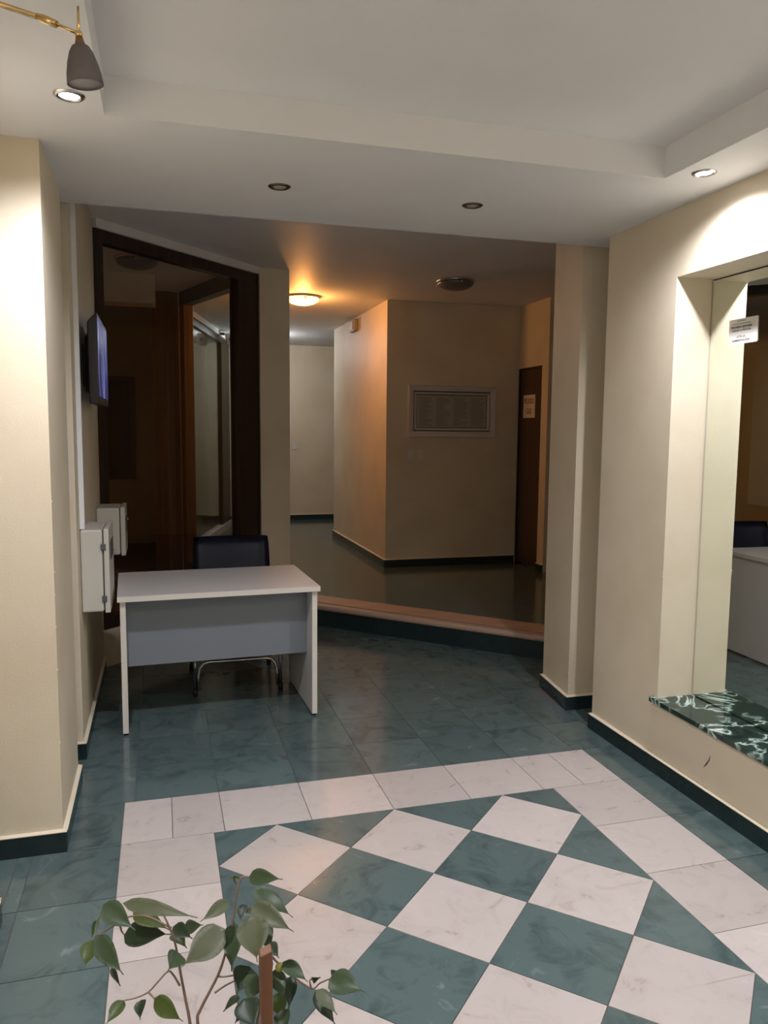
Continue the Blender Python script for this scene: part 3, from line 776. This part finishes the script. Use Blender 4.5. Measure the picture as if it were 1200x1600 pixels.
for c in range(4):
    w = (px1 - px0) / 4
    pg = bobj('page', (px0 + c * w + 0.001, px0 + (c + 1) * w - 0.001, 4.6945, 4.6958, pz0 + 0.004, pz1 - 0.004), 'old_paper', fr)
    bm = NB(); z = pz1 - 0.03
    while z > pz0 + 0.02:
        ww = (w - 0.04) * rl.choice((1, 1, 0.95, 0.6, 0.85)); box(bm, px0 + c * w + 0.02, px0 + c * w + 0.02 + ww, 4.6938, 4.6944, z - 0.0022, z + 0.0022); z -= 0.0105
    pr = obj('printed_lines', bm, 'ink_grey', pg); pr['kind'] = 'stuff'
for x0, x1, lab in ((1.541, 1.611, 'light switch plate under the framed notice, nearer the wall corner'), (1.648, 1.718, 'light switch plate under the framed notice, nearer the gas door')):
    sw = thing('light_switch', ((x0 + x1) / 2, 4.695, 1.285), lab, 'switch', 'switch plates on the hall wall')
    bobj('plate', (x0, x1, 4.691, 4.6995, 1.285, 1.393), 'white_plastic', sw, 0.003)
    for q in range(3):
        zc = 1.309 + q * 0.030
        bobj('rocker', (x0 + 0.018, x1 - 0.018, 4.687, 4.692, zc - 0.011, zc + 0.011), 'white_plastic', sw, 0.002)
# wall lantern or alarm on the corridor corner wall
em = thing('emergency_lamp', (1.295, 6.02, 2.73), 'small grey emergency lamp high on the orange lit wall', 'lamp')
bobj('body', (1.262, 1.3145, 5.90, 6.13, 2.735, 2.875), 'grey_plastic', em, 0.012)
bobj('diffuser', (1.252, 1.2625, 5.95, 6.08, 2.755, 2.85), 'white_plastic', em, 0.004)
# motion sensor at the far shopfront
ps = thing('motion_sensor', (0.02, 7.81, 2.74), 'white motion sensor bracketed to the cornice of the corridor shopfront', 'sensor')
bm = NB(); box(bm, -0.05, 0.095, 7.75, 7.87, 2.705, 2.865)
for v in bm.verts:
    if v.co.z < 2.8: v.co.x = 0.02 + (v.co.x - 0.02) * 0.55
bevel(bm, 0.015, 2); obj('housing', bm, 'white_plastic', ps)
bm = NB(); bmesh.ops.create_uvsphere(bm, u_segments=14, v_segments=8, radius=0.028, matrix=Matrix.Translation((0.02, 7.752, 2.79))); obj('lens', bm, 'grey_plastic', ps, True)
bobj('bracket', (-0.115, -0.0505, 7.79, 7.83, 2.845, 2.875), 'box_dark', ps)
so = thing('wall_socket', (1.118, 9.215, 1.28), 'small white switch plate on the far corridor wall', 'switch')
bobj('plate', (1.075, 1.165, 9.211, 9.2195, 1.28, 1.375), 'white_plastic', so, 0.003)
bobj('rocker', (1.10, 1.14, 9.206, 9.2115, 1.305, 1.35), 'white_plastic', so, 0.002)
gs = thing('danger_sign', (2.798, 4.47, 1.735), 'pale paper sign reading PELIGRO GAS on the brown door', 'sign')
bobj('sheet', (2.7975, 2.7995, 4.335, 4.60, 1.735, 1.972), 'paper', gs)
Fd = frame3((0, -1, 0), (0, 0, 1), (-1, 0, 0))
text_mesh('lettering', 'PELIGRO', 0.075, (2.7970, 4.4675, 1.905), Fd, 'ink_red', gs, stretch=0.78, bold=0.0015)
text_mesh('lettering', 'GAS', 0.082, (2.7970, 4.4675, 1.800), Fd, 'ink_red', gs, stretch=0.78, bold=0.0015)
# dark board on the office wall
bd = thing('office_board', (-1.45, 6.98, 0.98), 'dark framed board on the dim office back wall', 'board')
bobj('panel', (-1.72, -1.25, 6.975, 6.99, 1.02, 2.16), 'wood_dark', bd)
for x0, x1, z0, z1 in ((-1.77, -1.20, 2.16, 2.21), (-1.77, -1.20, 0.97, 1.02), (-1.77, -1.72, 1.02, 2.16), (-1.25, -1.20, 1.02, 2.16)):
    bobj('frame_bar', (x0, x1, 6.96, 6.999, z0, z1), 'wood_door', bd)

# ================================================================== PLANT
LEAVES=[
 ((-1.0156, -1.8159, 0.8691),(-0.9679, -1.862, 0.8507),0.0286,0),
 ((-0.9848, -1.8442, 0.8845),(-0.8797, -1.9047, 0.8816),0.0188,2),
 ((-0.9732, -1.7896, 0.834),(-0.9191, -1.8375, 0.826),0.0217,3),
 ((-0.9879, -1.7793, 0.7927),(-0.9173, -1.8291, 0.8129),0.0329,1),
 ((-1.0289, -1.7553, 0.8079),(-1.0353, -1.7861, 0.8005),0.0090,1),
 ((-1.0334, -1.7769, 0.7908),(-1.0436, -1.8079, 0.7678),0.0276,3),
 ((-1.0249, -1.8281, 0.8296),(-0.9849, -1.8737, 0.792),0.0265,0),
 ((-1.009, -1.7691, 0.7335),(-0.994, -1.8061, 0.7262),0.0080,1),
 ((-0.9131, -1.7895, 0.7999),(-0.8852, -1.8295, 0.7999),0.0191,1),
 ((-0.9143, -1.7706, 0.7758),(-0.8936, -1.8094, 0.772),0.0194,3),
 ((-0.8961, -1.7651, 0.7778),(-0.8673, -1.8034, 0.803),0.0185,0),
 ((-0.8351, -1.9068, 0.9009),(-0.877, -1.9253, 0.8885),0.0166,2),
 ((-0.8435, -1.9284, 0.874),(-0.9047, -1.9435, 0.8369),0.0380,2),
 ((-0.9052, -1.8751, 0.8108),(-0.9229, -1.9005, 0.805),0.0263,0),
 ((-0.9852, -1.8694, 0.7487),(-1.0098, -1.8935, 0.7336),0.0177,3),
 ((-0.9607, -1.8568, 0.7351),(-0.9629, -1.8871, 0.7264),0.0161,1),
 ((-0.9425, -1.8911, 0.7593),(-0.9034, -1.933, 0.7475),0.0221,3),
 ((-0.8036, -1.8822, 0.9191),(-0.7591, -1.9237, 0.9322),0.0208,0),
 ((-0.8156, -1.869, 0.9112),(-0.8354, -1.892, 0.9258),0.0057,3),
 ((-0.8187, -1.8593, 0.8948),(-0.8254, -1.8846, 0.9259),0.0048,3),
 ((-0.7933, -1.8378, 0.8684),(-0.7383, -1.8874, 0.846),0.0247,0),
 ((-0.8019, -1.907, 0.8895),(-0.7484, -1.9542, 0.869),0.0260,2),
 ((-0.809, -1.8553, 0.8597),(-0.8177, -1.8843, 0.8538),0.0146,1),
 ((-0.8064, -1.8669, 0.8572),(-0.7937, -1.8997, 0.8706),0.0087,2),
 ((-0.8269, -1.8926, 0.8577),(-0.8342, -1.9261, 0.8049),0.0263,0),
 ((-0.8062, -1.937, 0.8934),(-0.8026, -1.9721, 0.8449),0.0398,2),
 ((-0.7753, -1.8714, 0.8006),(-0.7628, -1.9062, 0.7982),0.0184,0),
 ((-0.7589, -1.9185, 0.8),(-0.7288, -1.9579, 0.7912),0.0188,0),
 ((-0.8045, -1.8964, 0.7851),(-0.8269, -1.9222, 0.7648),0.0341,1),
 ((-0.7985, -1.9188, 0.7887),(-0.8147, -1.9462, 0.7664),0.0260,0),
 ((-0.821, -1.8865, 0.7348),(-0.8456, -1.91, 0.7322),0.0105,0),
 ((-0.8182, -1.9463, 0.7751),(-0.8079, -1.9805, 0.7527),0.0326,1),
 ((-0.8132, -1.8913, 0.7109),(-0.8297, -1.9164, 0.7155),0.0095,1),
 ((-0.7405, -1.8867, 0.7521),(-0.7505, -1.918, 0.7213),0.0165,1),
 ((-0.7696, -1.9068, 0.7816),(-0.7617, -1.9417, 0.758),0.0208,0),
 ((-0.7659, -1.8921, 0.7319),(-0.7595, -1.9264, 0.7153),0.0250,3),
 ((-0.7158, -1.9239, 0.7669),(-0.7091, -1.9533, 0.7909),0.0076,1),
 ((-0.6978, -1.9584, 0.7893),(-0.6539, -2.0002, 0.7904),0.0313,0),
 ((-0.6881, -1.9314, 0.7719),(-0.674, -1.9626, 0.7986),0.0161,0),
 ((-0.7169, -1.9643, 0.7815),(-0.695, -2.0013, 0.7658),0.0164,2),
 ((-0.7142, -1.9361, 0.7561),(-0.691, -1.9756, 0.7281),0.0188,1),
 ((-0.7621, -1.9252, 0.7293),(-0.7596, -1.9571, 0.7165),0.0225,0),
 ((-0.788, -1.8741, 0.84),(-0.7749, -1.9115, 0.8114),0.0250,0),
]
STEMS=[[(-0.8928, -1.8913, 0.7084), (-0.8984, -1.8858, 0.7441), (-0.9041, -1.8804, 0.7789), (-0.9088, -1.8657, 0.805), (-0.9138, -1.8617, 0.8287), (-0.926, -1.8548, 0.8599), (-0.9323, -1.842, 0.8651)],
 [(-0.8812, -1.8753, 0.6933), (-0.8771, -1.8742, 0.7144), (-0.8511, -1.8762, 0.7654), (-0.84, -1.8855, 0.8057), (-0.8308, -1.8936, 0.852), (-0.8267, -1.8924, 0.8737), (-0.8225, -1.8906, 0.9019), (-0.8157, -1.8902, 0.9236), (-0.8048, -1.8931, 0.9256)],
 [(-0.9062, -1.8813, 0.7647), (-0.9158, -1.8767, 0.7816), (-0.923, -1.884, 0.7922), (-0.9376, -1.8912, 0.7833), (-0.9504, -1.889, 0.7693), (-0.9675, -1.885, 0.7608), (-0.9837, -1.8807, 0.757)],
 [(-0.9504, -1.889, 0.7693), (-0.9423, -1.902, 0.7674)],
 [(-0.9163, -1.8595, 0.8429), (-0.9511, -1.8379, 0.8535), (-0.9794, -1.82, 0.846), (-0.9942, -1.807, 0.8299), (-1.0275, -1.7995, 0.8111)],
 [(-0.9923, -1.8076, 0.8299), (-0.9903, -1.7997, 0.8118), (-0.9857, -1.8016, 0.806)],
 [(-1.0157, -1.8186, 0.8596), (-1.0252, -1.7978, 0.8325), (-1.0294, -1.7993, 0.8072)],
 [(-0.8809, -1.866, 0.6838), (-0.8331, -1.8784, 0.6958), (-0.7867, -1.8968, 0.7468), (-0.7733, -1.9062, 0.7921), (-0.7906, -1.8956, 0.8441), (-0.8002, -1.899, 0.8833)],
 [(-0.8511, -1.8762, 0.7654), (-0.84, -1.8795, 0.7645), (-0.8103, -1.8971, 0.7775)],
 [(-0.7731, -1.9052, 0.8016), (-0.7521, -1.9235, 0.785), (-0.7216, -1.9444, 0.7698), (-0.7088, -1.9473, 0.7774), (-0.6962, -1.9599, 0.7911)],
 [(-0.7216, -1.9444, 0.7698), (-0.7231, -1.9428, 0.781), (-0.7168, -1.9347, 0.7759)],
 [(-0.8558, -1.8872, 0.7476), (-0.8409, -1.8904, 0.7582), (-0.8224, -1.8947, 0.7679)]]
pot_c = Vector((-0.845, -1.875, 0))
pl = thing('ficus_plant', pot_c, 'weeping fig plant with thin branches and pointed green leaves in the foreground', 'plant')
bm = NB(); lathe(bm, pot_c, [(0, 0), (0.105, 0), (0.112, 0.01), (0.150, 0.27), (0.165, 0.272), (0.167, 0.31), (0.152, 0.312), (0.146, 0.285), (0.0, 0.285)], 40); obj('pot', bm, 'terracotta', pl)
bm = NB(); lathe(bm, pot_c, [(0, 0.298), (0.07, 0.296), (0.1465, 0.289), (0.145, 0.286), (0, 0.286)], 30); obj('soil', bm, 'soil', pl)
def smooth_pts(p, n=5):
    p = [Vector(q) for q in p]
    if len(p) < 3: return p
    out = []
    for i in range(len(p) - 1):
        a, b, c, d = p[max(i - 1, 0)], p[i], p[i + 1], p[min(i + 2, len(p) - 1)]
        for k in range(n):
            t = k / n
            out.append(0.5 * ((2 * b) + (c - a) * t + (2 * a - 5 * b + 4 * c - d) * t * t + (3 * b - a - 3 * c + d) * t ** 3))
    out.append(p[-1]); return out
for i, st in enumerate(STEMS):
    if i == 7: st = st[2:]
    pts = [Vector(q) for q in st]
    if i in (0, 1, 7):
        b = pot_c + Vector((-0.015 + 0.02 * (i % 3), 0.012 * (i % 2), 0.29))
        pts = [b, b.lerp(pts[0], 0.35) + Vector((0.012, 0.0, 0)), b.lerp(pts[0], 0.75)] + pts
        r0, r1 = 0.0032, 0.0013
    else:
        r0, r1 = 0.0017, 0.0010
    sp_ = smooth_pts(pts); n = len(sp_)
    bm = NB(); tube(bm, sp_, [r0 + (r1 - r0) * (k / (n - 1)) ** 0.7 for k in range(n)], 7)
    obj('branch', bm, 'stem' if i != 6 else 'stem_green', pl)
LM = ('leaf_mid', 'leaf_dark', 'leaf_pale', 'leaf_olive')
rv = random.Random(11)
for b, t, w, sh in LEAVES:
    b, t = Vector(b), Vector(t); ax = t - b; Ln = ax.length; ax.normalize()
    n0 = Vector((-0.15 + rv.uniform(-.25, .25), -0.70, 0.65 + rv.uniform(-.25, .25)))
    n0 = (n0 - ax * n0.dot(ax)).normalized(); sd_ = ax.cross(n0)
    bm = NB(); rows = []; N = 9
    fold = rv.uniform(0.10, 0.30); droop = rv.uniform(0.02, 0.10) * Ln
    for i in range(N + 1):
        u = i / N
        hw = 0.57 * w * (math.sin(math.pi * min(1, u / 0.84) ** 0.75) ** 0.8 if u < 0.84 else 0) + (0.0008 if u >= 0.7 else 0.0004)
        wob = 0.06 * w * math.sin(u * 9 + sh)
        c = b + ax * (u * Ln) + n0 * (droop * math.sin(math.pi * u)) 
        row = [bm.verts.new(c + sd_ * (k * hw) + n0 * (abs(k) * hw * fold + wob * k * 0.5 * abs(k))) for k in (-1, -0.5, 0, 0.5, 1)]
        rows.append(row)
    for r1_, r2_ in zip(rows, rows[1:]):
        for k in range(4): bm.faces.new((r1_[k], r1_[k + 1], r2_[k + 1], r2_[k]))
    top = list(bm.faces)
    bmesh.ops.solidify(bm, geom=top, thickness=0.0005)
    obj('leaf', bm, LM[sh], pl, True)
bm = NB(); bmesh.ops.create_uvsphere(bm, u_segments=14, v_segments=10, radius=0.0066, matrix=Matrix.Translation((-0.7638, -1.9193, 0.7933))); obj('fruit', bm, 'fig', pl, True)
# stake stuck in the pot
bm = NB()
a = box(bm, -0.0085, 0.0085, -0.0085, 0.0085, 0, 0.60)
for v in bm.verts:
    z = v.co.z
    v.co.x += -0.7930 + (0.004 if z == 0 else 0); v.co.y += -1.985 - (0.012 if z == 0 else 0); v.co.z = 0.275 if z == 0 else 0.868 + (0.006 if v.co.x > -0.7935 else 0)
bevel(bm, 0.0012, 1)
obj('stake', bm, 'wood_stake', pl)['label'] = 'square reddish brown wooden stake'
bpy.context.view_layer.update()
